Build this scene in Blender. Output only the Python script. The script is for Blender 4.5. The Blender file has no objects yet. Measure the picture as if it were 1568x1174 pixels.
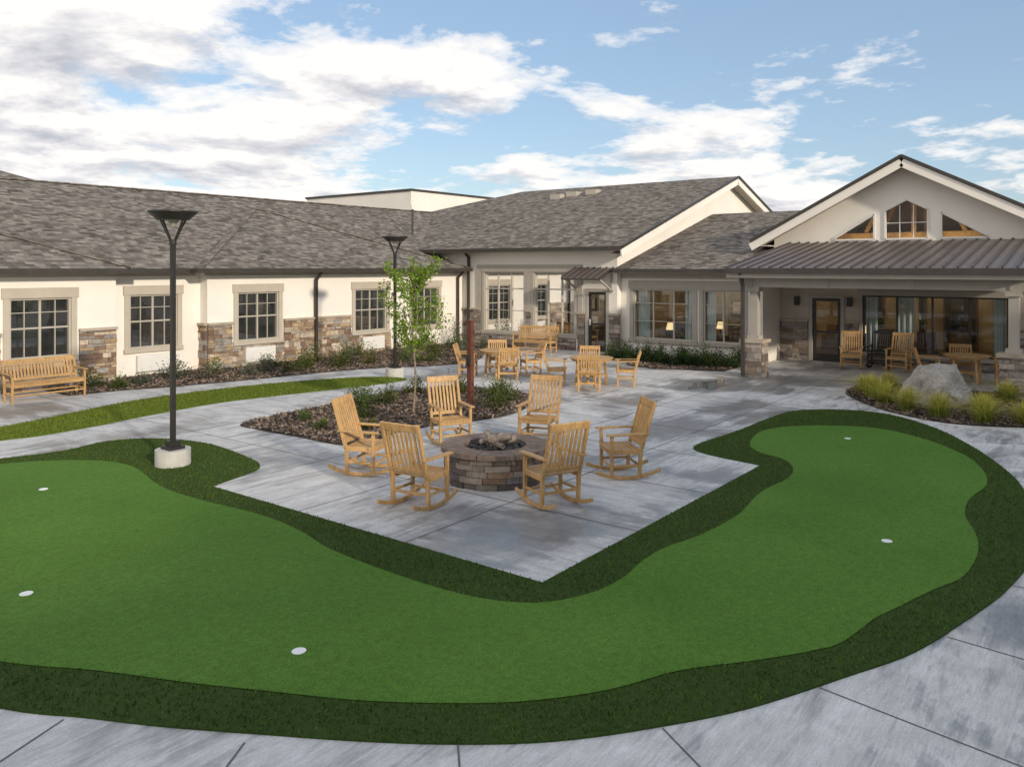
import bpy, math, random
import numpy as np
from mathutils import Vector, Matrix
from mathutils.geometry import tessellate_polygon
random.seed(7); rng=np.random.default_rng(7)
S=bpy.context.scene; COL=S.collection

# ------------------------------------------------------------------ materials
class NT:
    def __init__(s,name):
        s.m=bpy.data.materials.new(name); s.m.use_nodes=True; s.t=s.m.node_tree
        s.b=s.t.nodes['Principled BSDF']
    def n(s,typ,**k):
        x=s.t.nodes.new(typ)
        for a,v in k.items():
            if a in x.inputs.keys(): x.inputs[a].default_value=v
            else: setattr(x,a,v)
        return x
    def l(s,a,b): s.t.links.new(a,b)
    def coord(s,kind='Object',scale=(1,1,1),rot=(0,0,0)):
        c=s.n('ShaderNodeTexCoord'); m=s.n('ShaderNodeMapping'); m.inputs['Scale'].default_value=scale; m.inputs['Rotation'].default_value=rot
        s.l(c.outputs[kind],m.inputs['Vector']); return m.outputs[0]
    def noise(s,vec,scale,detail=5,rough=.55,dist=0):
        x=s.n('ShaderNodeTexNoise'); x.inputs['Scale'].default_value=scale; x.inputs['Detail'].default_value=detail
        x.inputs['Roughness'].default_value=rough; x.inputs['Distortion'].default_value=dist; s.l(vec,x.inputs['Vector']); return x.outputs['Fac']
    def ramp(s,f,stops):
        r=s.n('ShaderNodeValToRGB'); e=r.color_ramp.elements
        while len(e)<len(stops): e.new(.5)
        for i,(p,c) in enumerate(stops):
            e[i].position=p; e[i].color=(c if len(c)==4 else (*c,1)) if hasattr(c,'__len__') else (c,c,c,1)
        s.l(f,r.inputs[0]); return r.outputs[0]
    def mix(s,a,b,f,mode='MIX'):
        x=s.n('ShaderNodeMix'); x.data_type='RGBA'; x.blend_type=mode
        for i,v in ((0,f),(6,a),(7,b)):
            if isinstance(v,bpy.types.NodeSocket): s.l(v,x.inputs[i])
            elif i==0: x.inputs[0].default_value=v
            else: x.inputs[i].default_value=(*v,1)
        return x.outputs[2]
    def mth(s,op,a,b=None,c=None,clamp=False):
        x=s.n('ShaderNodeMath',operation=op); x.use_clamp=clamp
        for i,v in enumerate((a,b,c)):
            if v is None: continue
            if isinstance(v,bpy.types.NodeSocket): s.l(v,x.inputs[i])
            else: x.inputs[i].default_value=v
        return x.outputs[0]
    def bump(s,h,st=.3,d=.01):
        x=s.n('ShaderNodeBump'); x.inputs['Strength'].default_value=st; x.inputs['Distance'].default_value=d
        s.l(h,x.inputs['Height']); s.l(x.outputs[0],s.b.inputs['Normal'])
    def tint(s):
        x=s.n('ShaderNodeAttribute'); x.attribute_name='tint'; return x.outputs['Color']
    def base(s,c):
        if isinstance(c,bpy.types.NodeSocket): s.l(c,s.b.inputs['Base Color'])
        else: s.b.inputs['Base Color'].default_value=(*c,1)
    def set(s,rough=None,metal=None,spec=None,ior=None):
        if rough is not None: s.b.inputs['Roughness'].default_value=rough
        if metal is not None: s.b.inputs['Metallic'].default_value=metal
        if spec is not None: s.b.inputs['Specular IOR Level'].default_value=spec
        if ior is not None: s.b.inputs['IOR'].default_value=ior

def simple(name,c,rough=.6,metal=0,var=.12,nscale=3,bs=0,bscale=80,spec=.5):
    k=NT(name); v=k.coord(); f=k.noise(v,nscale,4)
    lo=tuple(x*(1-var) for x in c); hi=tuple(min(1,x*(1+var)) for x in c)
    k.base(k.ramp(f,[(.3,lo),(.7,hi)])); k.set(rough,metal,spec)
    if bs: k.bump(k.noise(v,bscale,3),bs,.005)
    return k.m
M={}
M['stucco']=simple('stucco',(.80,.765,.70),.9,var=.05,nscale=.7,bs=.5,bscale=60,spec=.2)
M['greige']=simple('greige_trim',(.38,.35,.305),.7,var=.06)
M['tan']=simple('tan_trim',(.47,.42,.35),.7,var=.06)
M['cap']=simple('stone_cap',(.40,.34,.27),.8,var=.15,bs=.4)
M['bronze']=simple('dark_bronze',(.035,.032,.030),.45,metal=.3,var=.15)
M['white']=simple('white_panel',(.72,.71,.68),.6,var=.04)
M['vinyl']=simple('window_frame',(.43,.40,.34),.5,var=.04)
M['soffit']=simple('soffit',(.45,.41,.35),.8,var=.05)
M['gutter']=simple('gutter_metal',(.055,.048,.042),.45,metal=.2,var=.2)
M['redpost']=simple('rust_post',(.12,.040,.022),.75,var=.3,nscale=8)
M['black']=simple('black_paint',(.02,.02,.022),.5)
M['basecon']=simple('lamp_base_concrete',(.50,.49,.46),.85,var=.12,nscale=6,bs=.4)
M['cup']=simple('white_cup',(.85,.85,.85),.4,var=.02)
M['dirt']=simple('soil',(.14,.11,.07),.95,var=.3,nscale=.5,bs=.5,bscale=10)
M['ash']=simple('fire_pit_ash',(.05,.045,.04),.95,var=.4,nscale=20,bs=.8,bscale=40)
M['log']=simple('charred_log',(.22,.18,.15),.9,var=.6,nscale=14,bs=.8,bscale=30)
M['bark']=simple('bark',(.23,.18,.13),.9,var=.3,nscale=15,bs=.6,bscale=40)
M['room']=simple('room_wall',(.36,.28,.18),.8,var=.25,nscale=1.2)
M['roomfloor']=simple('room_floor',(.16,.11,.07),.3,var=.2)
M['furn']=simple('furniture',(.12,.08,.05),.6,var=.3)
M['puddle']=simple('wet_puddle',(.11,.11,.115),.08,var=.2,nscale=4)
k=NT('curtain'); k.base((.50,.56,.58)); k.set(.9); M['curtain']=k.m
k=NT('ledgestone'); v=k.coord(); f=k.noise(v,9,6,.65)
k.base(k.mix(k.tint(),k.ramp(f,[(.25,.5),(.75,1.25)]),1,'MULTIPLY')); k.set(.85,spec=.3); k.bump(k.noise(v,35,5,.7),.8,.02); M['stone']=k.m
k=NT('boulder_granite'); v=k.coord(); f=k.noise(v,2.2,10,.7); g=k.noise(v,40,3)
k.base(k.mix(k.ramp(f,[(.3,(.20,.185,.165)),(.5,(.42,.395,.355)),(.72,(.60,.57,.52))]),k.ramp(g,[(.3,.7),(.7,1.15)]),1,'MULTIPLY')); k.set(.85); k.bump(f,1,.14); M['boulder']=k.m
# shingles : rows of random-width tabs
k=NT('roof_shingles'); v=k.coord('UV'); sp=k.n('ShaderNodeSeparateXYZ'); k.l(v,sp.inputs[0])
def tabs(wd,ht,seed):
    row=k.mth('FLOOR',k.mth('DIVIDE',sp.outputs[1],ht)); wn=k.n('ShaderNodeTexWhiteNoise',noise_dimensions='1D'); k.l(k.mth('ADD',row,seed),wn.inputs['W'])
    colm=k.mth('FLOOR',k.mth('ADD',k.mth('DIVIDE',sp.outputs[0],wd),k.mth('MULTIPLY',wn.outputs['Value'],7.3)))
    cv=k.n('ShaderNodeCombineXYZ'); k.l(row,cv.inputs[0]); k.l(colm,cv.inputs[1]); cv.inputs[2].default_value=seed
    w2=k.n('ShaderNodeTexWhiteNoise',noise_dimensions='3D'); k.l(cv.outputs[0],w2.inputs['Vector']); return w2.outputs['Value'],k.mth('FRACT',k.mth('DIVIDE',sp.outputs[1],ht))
a,fr=tabs(.24,.15,1.5); b_,_=tabs(.15,.15,8.5)
c=k.ramp(a,[(0,(.105,.093,.081)),(.35,(.165,.147,.129)),(.7,(.215,.192,.168)),(1,(.275,.248,.217))]); c=k.mix(c,k.ramp(b_,[(0,.74),(1,1.22)]),1,'MULTIPLY')
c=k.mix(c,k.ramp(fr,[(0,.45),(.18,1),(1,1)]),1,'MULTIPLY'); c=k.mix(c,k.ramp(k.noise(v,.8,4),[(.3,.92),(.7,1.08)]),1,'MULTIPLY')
k.base(c); k.set(.95,spec=.12); k.bump(fr,.5,.015); M['shingle']=k.m
M['metalroof']=simple('standing_seam_metal',(.19,.16,.15),.42,metal=.3,var=.12,nscale=1.5)
M['seam']=simple('metal_roof_seam',(.08,.066,.062),.5,metal=.3,var=.12,nscale=1.5)
k=NT('teak_wood'); v2=k.coord('Object',(22,22,3)); v=k.coord('Object',(6,6,6)); f=k.noise(v2,1.6,4,.6,.8); g=k.noise(v,.5,3)
oi=k.n('ShaderNodeObjectInfo')
c=k.ramp(f,[(.25,(.34,.185,.07)),(.5,(.52,.32,.135)),(.8,(.62,.42,.20))]); c=k.mix(c,k.ramp(g,[(.3,.8),(.7,1.12)]),1,'MULTIPLY'); k.base(k.mix(c,k.ramp(oi.outputs['Random'],[(0,.86),(1,1.06)]),1,'MULTIPLY')); k.set(.5,spec=.35); k.bump(f,.15,.003); M['wood']=k.m
# concrete: dry slab colour, drying damp patches, broom streaks
k=NT('concrete'); v=k.coord(); vs=k.coord('Object',(.5,5,1),(0,0,math.radians(-8))); vt=k.coord('Object',(4.5,.55,1),(0,0,math.radians(12)))
vf=k.coord('Object',(4,38,1),(0,0,math.radians(90)))
w=k.noise(v,.42,6,.62,.6); st=k.noise(vs,1.0,6,.7,.4); s2=k.noise(vt,1.0,5,.7,.4); fine=k.noise(v,55,3,.7); mid=k.noise(v,2.6,6,.7,.5); br=k.noise(vf,1.3,3,.75)
sp=k.n('ShaderNodeSeparateXYZ'); k.l(v,sp.inputs[0])
ix=k.mth('FLOOR',k.mth('DIVIDE',k.mth('SUBTRACT',sp.outputs[0],6.44),1.973)); iy=k.mth('FLOOR',k.mth('DIVIDE',k.mth('SUBTRACT',sp.outputs[1],4.57),1.91))
cvx=k.n('ShaderNodeCombineXYZ'); k.l(ix,cvx.inputs[0]); k.l(iy,cvx.inputs[1]); wn=k.n('ShaderNodeTexWhiteNoise',noise_dimensions='3D'); k.l(cvx.outputs[0],wn.inputs['Vector'])
ingrid=k.mth('MULTIPLY',k.mth('GREATER_THAN',sp.outputs[0],6.44),k.mth('GREATER_THAN',sp.outputs[1],4.57))
sel=k.mth('MULTIPLY',k.mth('GREATER_THAN',wn.outputs['Value'],.5),ingrid)
ss=k.mth('ADD',k.mth('MULTIPLY',st,k.mth('SUBTRACT',1,sel)),k.mth('MULTIPLY',s2,sel))
slabv=k.mth('MULTIPLY_ADD',k.mth('MULTIPLY',wn.outputs['Value'],ingrid),-.14,1.03)
add=None
for px,py,rx,ry,am in ((20.0,8.8,1.8,1.1,.26),(13.6,6.8,1.9,1.0,.17),(7.6,6.4,1.0,2.0,.13),(16.5,9.2,2.0,.9,.18),(22.5,7,1.5,2.4,.16),(17.5,7.2,1.6,.8,.18),(11.0,4.95,2.0,.5,.13),(8.4,.5,1.5,.8,.13),(11.2,.0,1.6,.6,.14),(15.0,8.2,1.4,.6,.14),(4.6,1.2,1.2,.6,.10),(8.2,14.9,1.6,.5,.10),(11.3,9.4,1.0,.7,.12)):
    dx=k.mth('DIVIDE',k.mth('SUBTRACT',sp.outputs[0],px),rx); dy=k.mth('DIVIDE',k.mth('SUBTRACT',sp.outputs[1],py),ry)
    d=k.mth('SUBTRACT',1,k.mth('ADD',k.mth('MULTIPLY',dx,dx),k.mth('MULTIPLY',dy,dy)),clamp=True); d=k.mth('MULTIPLY',d,am)
    add=d if add is None else k.mth('ADD',add,d)
mk=k.mth('ADD',k.mth('MULTIPLY_ADD',ss,.7,w),add); m=k.ramp(mk,[(.86,0),(.915,.55),(1.0,1)])
dry=k.ramp(mid,[(.3,(.52,.515,.51)),(.7,(.70,.695,.685))]); wet=k.ramp(mid,[(.3,(.19,.19,.192)),(.7,(.30,.30,.304))])
c=k.mix(dry,wet,m); c=k.mix(c,k.ramp(ss,[(.30,.58),(.46,.95),(.65,1.12)]),1,'MULTIPLY'); c=k.mix(c,k.ramp(fine,[(.3,.86),(.7,1.1)]),1,'MULTIPLY'); c=k.mix(c,k.ramp(br,[(.3,.84),(.7,1.1)]),1,'MULTIPLY')
cm=k.n('ShaderNodeCombineColor'); [k.l(slabv,cm.inputs[i]) for i in range(3)]; c=k.mix(c,cm.outputs[0],1,'MULTIPLY')
k.base(c); r=k.ramp(m,[(0,.8),(.6,.5),(1,.3)]); k.l(r,k.b.inputs['Roughness']); k.bump(br,.1,.003); M['concrete']=k.m
M['joint']=simple('concrete_joint',(.12,.12,.12),.9)
def turf(name,a,b,bs):
    k=NT(name); v=k.coord(); f=k.noise(v,.4,5); g=k.noise(v,110,2,.8); h=k.noise(v,16,4,.75); q=k.noise(v,45,3,.8)
    c=k.mix(k.ramp(f,[(.3,a),(.7,b)]),k.ramp(g,[(.25,.45),(.75,1.5)]),1,'MULTIPLY'); c=k.mix(c,k.ramp(h,[(.3,.80),(.7,1.2)]),1,'MULTIPLY'); c=k.mix(c,k.ramp(q,[(.3,.8),(.7,1.2)]),1,'MULTIPLY')
    k.base(c); k.set(.85,spec=.14); k.bump(g,bs,.01); return k.m
M['green']=turf('putting_green_turf',(.072,.165,.021),(.104,.215,.032),.6)
M['fringe']=turf('fringe_turf',(.034,.064,.012),(.050,.092,.016),1)
M['lawn']=turf('lawn',(.085,.14,.02),(.12,.18,.03),1)
def leafmat(name,c,trans=.3):
    k=NT(name); k.base(k.mix(k.tint(),c,1,'MULTIPLY')); k.set(.7,spec=.12)
    if trans:
        tr=k.n('ShaderNodeBsdfTranslucent'); k.l(k.mix(k.tint(),tuple(x*1.2 for x in c),1,'MULTIPLY'),tr.inputs[0]); mx=k.n('ShaderNodeMixShader'); mx.inputs[0].default_value=trans
        k.l(k.b.outputs[0],mx.inputs[1]); k.l(tr.outputs[0],mx.inputs[2]); k.l(mx.outputs[0],k.t.nodes['Material Output'].inputs[0])
    return k.m
M['blade']=leafmat('turf_blades',(.064,.106,.015),0)
M['lblade']=leafmat('lawn_blades',(.13,.18,.025),.2)
M['leaf']=leafmat('tree_leaves',(.17,.28,.03),.4)
M['shrub']=leafmat('shrub_leaves',(.10,.13,.035))
M['hedge']=leafmat('hedge_leaves',(.045,.075,.025))
M['lav']=leafmat('lavender_leaves',(.14,.155,.11))
M['ograss']=leafmat('ornamental_grass_blades',(.42,.43,.09))
M['chip']=leafmat('mulch_chips',(.145,.112,.088),0)
k=NT('mulch'); v=k.coord(); f=k.noise(v,25,5,.7); k.base(k.ramp(f,[(.3,(.030,.024,.020)),(.7,(.095,.074,.058))])); k.set(.95); k.bump(f,1,.05); M['mulch']=k.m
k=NT('window_glass_dark'); v=k.coord(); f=k.noise(v,.9,3); k.base(k.ramp(f,[(.35,(.012,.014,.016)),(.7,(.05,.052,.052))])); k.set(.02,ior=2.0); M['gdark']=k.m
def glassm(name,ior):
    k=NT(name); k.t.nodes.remove(k.b); a=k.n('ShaderNodeBsdfTransparent'); a.inputs[0].default_value=(.80,.84,.82,1); g=k.n('ShaderNodeBsdfGlossy'); g.inputs['Roughness'].default_value=.02
    fr=k.n('ShaderNodeFresnel'); fr.inputs[0].default_value=ior; mx=k.n('ShaderNodeMixShader'); k.l(fr.outputs[0],mx.inputs[0]); k.l(a.outputs[0],mx.inputs[1]); k.l(g.outputs[0],mx.inputs[2]); k.l(mx.outputs[0],k.t.nodes['Material Output'].inputs[0]); return k.m
M['glass']=glassm('window_glass',1.8); M['gableglass']=glassm('gable_glass',1.45)
def emis(name,c,st):
    k=NT(name); k.base(c); k.b.inputs['Emission Color'].default_value=(*c,1); k.b.inputs['Emission Strength'].default_value=st; return k.m
M['lampshade']=emis('lit_lamp_shade',(1,.72,.38),1.1)
M['ceilfill']=emis('ceiling_and_fill_panel',(1,.76,.46),13)  # room ceiling lights, and fill boxes added in the gable attic
M['exitred']=emis('exit_sign_letters',(.8,.05,.03),.6)

# ------------------------------------------------------------------ mesh builder
class MB:
    def __init__(s): s.v=[];s.f=[];s.mi=[];s.t=[];s.mats=[]
    def mid(s,m):
        m=M[m] if isinstance(m,str) else m
        if m not in s.mats: s.mats.append(m)
        return s.mats.index(m)
    def face(s,pts,m,t=(1,1,1)):
        b=len(s.v); s.v+= [tuple(p) for p in pts]; s.f.append(tuple(range(b,b+len(pts)))); s.mi.append(s.mid(m)); s.t.append(t)
    def hexa(s,p,m,t=(1,1,1)):
        b=len(s.v); s.v+=[tuple(q) for q in p]; k=s.mid(m)
        for f in ((0,3,2,1),(4,5,6,7),(0,1,5,4),(1,2,6,5),(2,3,7,6),(3,0,4,7)):
            s.f.append(tuple(b+i for i in f)); s.mi.append(k); s.t.append(t)
    def box(s,x0,x1,y0,y1,z0,z1,m,t=(1,1,1)):
        if x0>x1:x0,x1=x1,x0
        if y0>y1:y0,y1=y1,y0
        s.hexa([(x0,y0,z0),(x1,y0,z0),(x1,y1,z0),(x0,y1,z0),(x0,y0,z1),(x1,y0,z1),(x1,y1,z1),(x0,y1,z1)],m,t)
    def beam(s,p0,p1,w,h,m,up=(0,0,1),t=(1,1,1)):
        p0=Vector(p0);p1=Vector(p1);d=(p1-p0).normalized();up=Vector(up)
        if abs(d.dot(up))>.98: up=Vector((0,1,0))
        r=d.cross(up).normalized()*(w/2); u=r.cross(d).normalized()*(h/2)
        s.hexa([p0-r-u,p0+r-u,p0+r+u,p0-r+u,p1-r-u,p1+r-u,p1+r+u,p1-r+u],m,t)
    def cyl(s,p0,p1,r0,r1,m,n=16,caps=True,t=(1,1,1)):
        p0=Vector(p0);p1=Vector(p1);d=(p1-p0).normalized();a=Vector((1,0,0)) if abs(d.x)<.9 else Vector((0,1,0))
        x=d.cross(a).normalized();y=d.cross(x)
        A=[p0+(x*math.cos(i*2*math.pi/n)+y*math.sin(i*2*math.pi/n))*r0 for i in range(n)]
        B=[p1+(x*math.cos(i*2*math.pi/n)+y*math.sin(i*2*math.pi/n))*r1 for i in range(n)]
        b=len(s.v); s.v+=[tuple(q) for q in A+B]; k=s.mid(m)
        for i in range(n):
            j=(i+1)%n; s.f.append((b+i,b+j,b+n+j,b+n+i)); s.mi.append(k); s.t.append(t)
        if caps:
            s.f.append(tuple(b+i for i in reversed(range(n)))); s.mi.append(k); s.t.append(t)
            s.f.append(tuple(b+n+i for i in range(n))); s.mi.append(k); s.t.append(t)
    def slab(s,pts,th,m,sm,bm=None):
        top=[Vector(p) for p in pts]; bot=[p-Vector((0,0,th)) for p in top]
        nrm=sum(((top[i]-top[0]).cross(top[(i+1)%len(top)]-top[0]) for i in range(1,len(top)-1)),Vector())
        if nrm.z<0: top.reverse(); bot.reverse()
        s.face(top,m); s.face(bot[::-1],bm or sm)
        for i in range(len(top)):
            j=(i+1)%len(top); s.face([bot[i],bot[j],top[j],top[i]],sm)
    def obj(s,name,parent=None,smooth=False):
        me=bpy.data.meshes.new(name); me.from_pydata(s.v,[],s.f)
        for m in s.mats: me.materials.append(m)
        me.polygons.foreach_set('material_index',s.mi); me.update()
        U=np.zeros((len(me.loops),2),np.float32); C=np.ones((len(me.loops),4),np.float32)
        for p in me.polygons:
            vs=[me.vertices[i].co for i in p.vertices]
            n=sum(((vs[i]-vs[0]).cross(vs[i+1]-vs[0]) for i in range(1,len(vs)-1)),Vector()).normalized()
            tx=Vector((0,0,1)).cross(n)
            tx=tx.normalized() if tx.length>1e-3 else Vector((1,0,0)); ty=n.cross(tx)
            for li in p.loop_indices:
                q=me.vertices[me.loops[li].vertex_index].co; U[li]=(q.dot(tx),q.dot(ty)); C[li,:3]=s.t[p.index]
        me.color_attributes.new('tint','FLOAT_COLOR','CORNER'); me.uv_layers.new(name='UVMap')
        me.uv_layers['UVMap'].data.foreach_set('uv',U.ravel()); me.color_attributes['tint'].data.foreach_set('color',C.ravel())
        if smooth: me.polygons.foreach_set('use_smooth',[True]*len(me.polygons))
        o=bpy.data.objects.new(name,me); COL.objects.link(o)
        if parent: o.parent=parent
        return o
def quads(name,V,m,T,parent=None):
    n,k=V.shape[0],V.shape[1]
    me=bpy.data.meshes.new(name); me.vertices.add(n*k); me.vertices.foreach_set('co',V.astype(np.float32).ravel())
    me.loops.add(n*k); me.loops.foreach_set('vertex_index',np.arange(n*k,dtype=np.int32)); me.polygons.add(n)
    me.polygons.foreach_set('loop_start',np.arange(0,n*k,k,dtype=np.int32)); 
    me.update(calc_edges=True); me.validate()
    ca=me.color_attributes.new('tint','FLOAT_COLOR','CORNER'); C=np.ones((n,k,4),np.float32); C[:,:,:3]=T[:,None,:]; ca.data.foreach_set('color',C.ravel())
    me.materials.append(M[m]); o=bpy.data.objects.new(name,me); COL.objects.link(o)
    if parent: o.parent=parent
    return o
def empty(name,loc=(0,0,0)):
    e=bpy.data.objects.new(name,None); COL.objects.link(e); e.location=loc; e.empty_display_size=.2; return e
def inpoly(P,poly):
    x,y=P[:,0],P[:,1]; r=np.zeros(len(P),bool); n=len(poly)
    for i in range(n):
        x0,y0=poly[i];x1,y1=poly[(i+1)%n]
        if y0==y1: continue
        c=((y0>y)!=(y1>y))&(x<(x1-x0)*(y-y0)/(y1-y0)+x0); r^=c
    return r
def spl(pts,closed=True,n=5):
    out=[];N=len(pts)
    for i in range(N if closed else N-1):
        g=lambda j: pts[j%N] if closed else pts[max(0,min(N-1,j))]
        p0,p1,p2,p3=g(i-1),g(i),g(i+1),g(i+2)
        for q in range(n):
            t=q/n
            out.append(tuple(.5*((2*p1[a])+(-p0[a]+p2[a])*t+(2*p0[a]-5*p1[a]+4*p2[a]-p3[a])*t*t+(-p0[a]+3*p1[a]-3*p2[a]+p3[a])*t**3) for a in (0,1)))
    if not closed: out.append(pts[-1])
    return out
def L(s):
    a=[float(x) for x in s.replace(',',' ').split()]; return list(zip(a[::2],a[1::2]))
def sheet(name,poly,z,m,skirt=0):
    mb=MB(); 
    for t in tessellate_polygon([[Vector((x,y,0)) for x,y in poly]]):
        p=[(*poly[i],z) for i in t]
        a=(p[1][0]-p[0][0])*(p[2][1]-p[0][1])-(p[1][1]-p[0][1])*(p[2][0]-p[0][0])
        if a<0: p.reverse()
        mb.face(p,m)
    if skirt:
        for i in range(len(poly)):
            a=poly[i];b=poly[(i+1)%len(poly)]; mb.face([(*a,z-skirt),(*b,z-skirt),(*b,z),(*a,z)],m)
    return mb.obj(name)

# ------------------------------------------------------------------ ground
g=MB(); g.face([(-600,-600,-.03),(600,-600,-.03),(600,600,-.03),(-600,600,-.03)],'dirt'); g.obj('ground')
g=MB(); g.face([(-6,-6,0),(30,-6,0),(30,24,0),(-6,24,0)],'concrete'); g.obj('concrete_patio')
inner=spl(L('''5.12 14.07 6.05 13.28 6.31 12.32 5.99 10.89 5.95 9.89 6.05 8.59 5.96 7.7 5.79 7.02 5.72 6.31 5.7 5.54 5.73 5.06 5.82 4.65 6.04 4.29 6.46 4.06 6.96 3.99 7.57 4.06 8.07 4.05 8.72 3.92 9.68 3.87 10.85 4.01 11.75 3.96 12.38 4.07 12.92 4.4 13.2 4.93 13.75 5.28 14.86 5.49 15.69 5.22 16.3 4.53 16.51 3.75 15.95 2.86 14.96 2.1 13.94 1.72 13.12 1.6 12.25 1.68 11.41 1.62 10.65 1.4 9.93 1.29 9.11 1.31 8.57 1.48 7.87 1.68 7.55 1.77 6.92 1.87 6.59 2.03 6.14 2.35 5.66 2.73 5.08 3.02 4.58 3.42 4.22 3.85 3.86 4.39 3.54 5.02 3.3 5.49 2.95 6.26 2.55 7.02 2.07 8.39 2.01 11.61 3.54 14.37'''))
curve=L('''12.49 5.32 12.7 5.82 13.2 5.99 14.71 5.88 16.4 5.86 17.57 5.7 18.26 4.94 18.28 4.02 17.32 2.99 15.85 2.13 14.36 1.49 13.25 1.16 11.66 .87 10.31 .8 8.99 .93 8.03 1.13 7.1 1.37 6.4 1.68 5.51 2.11 4.87 2.54 4.34 2.98 3.93 3.46 3.56 4 3.22 4.57 2.87 5.17 2.6 5.7 2.29 6.3 1.73 7.85 1.58 12.17 3.36 15.2 5.28 14.5 6.19 14.3 6.97 14.45 7.63 13.97 7.96 12.82 7.75 11.27 7.55 10.75 7.31 10.55''')
outer=[(6.44,10.3),(6.44,4.57),(12.36,4.57)]+spl(curve,False)
sheet('turf_fringe',outer,.014,'fringe',.014)
sheet('putting_green',inner,.020,'green')
strip=spl(L('5.18 17.16, 6.31 17.35, 7.71 17.79, 9.38 18.33, 11.6 18.38, 13.69 17.96, 15.49 17.1, 15.97 16.03, 15.22 15.76, 12.9 16.15, 10.76 16.53, 9.09 16.37, 7.56 16.04, 6.43 15.9, 5.9 16.02, 4.85 16.06, 1 16.2, 1 17'))
sheet('lawn_strip',strip,.014,'lawn',.014)
bedL=spl(L('8.9 20.36, 10.28 20.09, 11.29 19.7, 13.53 19.21, 15.56 18.87, 17.38 18.29, 18.6 17.4, 19.9 17.1, 21.39 17.72, 22.63 18.69'),False)+[(25.3,18.9),(25.3,22.4),(8.9,22.4)]
bedC=spl(L('9.45 14, 9.24 13.22, 9.28 12.18, 9.43 10.66, 10.71 10.9, 11.79 10.74, 12.96 10.35, 14.26 10.56, 15.79 11.55, 15.95 12.53, 15.75 13.89, 14.45 14.49, 13.14 14.51, 11.4 14.27'))
bedR=spl(L('21 5.6, 19.89 5.09, 18.69 4.11, 17.99 2.87, 18.39 1.6, 19.4 .28, 23.77 .34, 23.34 1.2, 23.0 3.0, 23.2 4.6, 22.3 5.5'))
bedD=[(22.45,12.6),(22.2,11.47),(22.9,9.6),(25.6,9.6),(25.6,14.2),(25.3,14.3)]
for nm,p in (('mulch_bed',bedL),('mulch_bed',bedC),('mulch_bed',bedR),('mulch_bed',bedD)): sheet(nm,p,.018,'mulch',.018)
pud=[(20.0+(.85+.22*math.sin(a*3+1)+.12*math.sin(a*7))*1.05*math.cos(a),8.8+(.85+.2*math.sin(a*2)+.1*math.cos(a*5))*.5*math.sin(a)) for a in np.linspace(0,6.283,40,endpoint=False)]
sheet('water_puddle',pud,.0065,'puddle')
j=MB(); JZ=.004
def jl(a,b,w=.013):
    a=Vector((*a,JZ));b=Vector((*b,JZ));r=(b-a).cross(Vector((0,0,1))).normalized()*w/2
    j.face([a-r,b-r,b+r,a+r],'joint')
ys=[4.57+1.91*i for i in range(0,9)]; xs=[6.44+1.973*i for i in range(0,10)]
for i,x in enumerate(xs[1:]): jl((x,4.57 if x<12 else 5.5),(x,21))
for y in ys: jl((6.44 ,y),(24.5,y))
for a,b in (((2.5,5.8),(.2,4.9)),((3.1,4.58),(1.0,3.3)),((3.93,3.46),(2.0,1.6)),((4.91,2.49),(3.4,.1)),((6.09,1.81),(5.5,-2)),((7.58,1.21),(7.2,-2)),((9.2,.9),(9.0,-2)),((11,.8),(11,-2)),((12.8,1.05),(13.1,-2)),((14.6,1.6),(15.4,-1.5)),((16.3,2.3),(17.6,-.5)),((17.9,3.4),(18.2,3.2)),((18.3,4.6),(19.6,5.0))): jl(a,b)
jl((5.7,-.6),(20,-.9)); 
for x in (2.4,4.4): jl((x,15.3),(x,22))
j.obj('concrete_joints')
for x,y in L('4.9 11.98, 3.23 8.27, 4.08 5.29, 9.76 2.16, 15.19 4.02'):
    h=MB(); n=20; R=.058
    c=[(x+R*math.cos(a*2*math.pi/n),y+R*math.sin(a*2*math.pi/n)) for a in range(n)]
    ci=[(x+R*.85*math.cos(a*2*math.pi/n),y+R*.85*math.sin(a*2*math.pi/n)) for a in range(n)]
    h.face([(*p,.0235) for p in ci],'cup')
    for i in range(n):
        q=(i+1)%n; h.face([(*c[i],.021),(*c[q],.021),(*c[q],.0255),(*c[i],.0255)],'cup'); h.face([(*c[i],.0255),(*c[q],.0255),(*ci[q],.0235),(*ci[i],.0235)],'cup')
    h.obj('golf_cup')
N=260000; P=np.column_stack([rng.uniform(1.4,18.4,N),rng.uniform(.6,15.3,N)])
P=P[inpoly(P,outer)&~inpoly(P,inner)]
def blades(name,P,m,h,w,lean,z0,parent=None):
    n=len(P); a=rng.uniform(0,2*math.pi,n); dx,dy=np.cos(a)*w/2,np.sin(a)*w/2
    l=rng.normal(0,lean,(n,2)); H=h*rng.uniform(.5,1.2,n)
    V=np.zeros((n,3,3)); V[:,0]=np.column_stack([P[:,0]-dx,P[:,1]-dy,np.full(n,z0)]); V[:,1]=np.column_stack([P[:,0]+dx,P[:,1]+dy,np.full(n,z0)])
    V[:,2]=np.column_stack([P[:,0]+l[:,0],P[:,1]+l[:,1],z0+H]); T=np.repeat(rng.uniform(.6,1.5,(n,1)),3,1); T[:,0]*=rng.uniform(.8,1.3,n)
    return quads(name,V,m,T,parent)
blades('fringe_grass',P,'blade',.028,.011,.012,.014)
N=60000; P=np.column_stack([rng.uniform(1,16,N),rng.uniform(15.5,18.6,N)]); P=P[inpoly(P,strip)]
blades('lawn_grass',P,'lblade',.04,.016,.015,.014)
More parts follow.
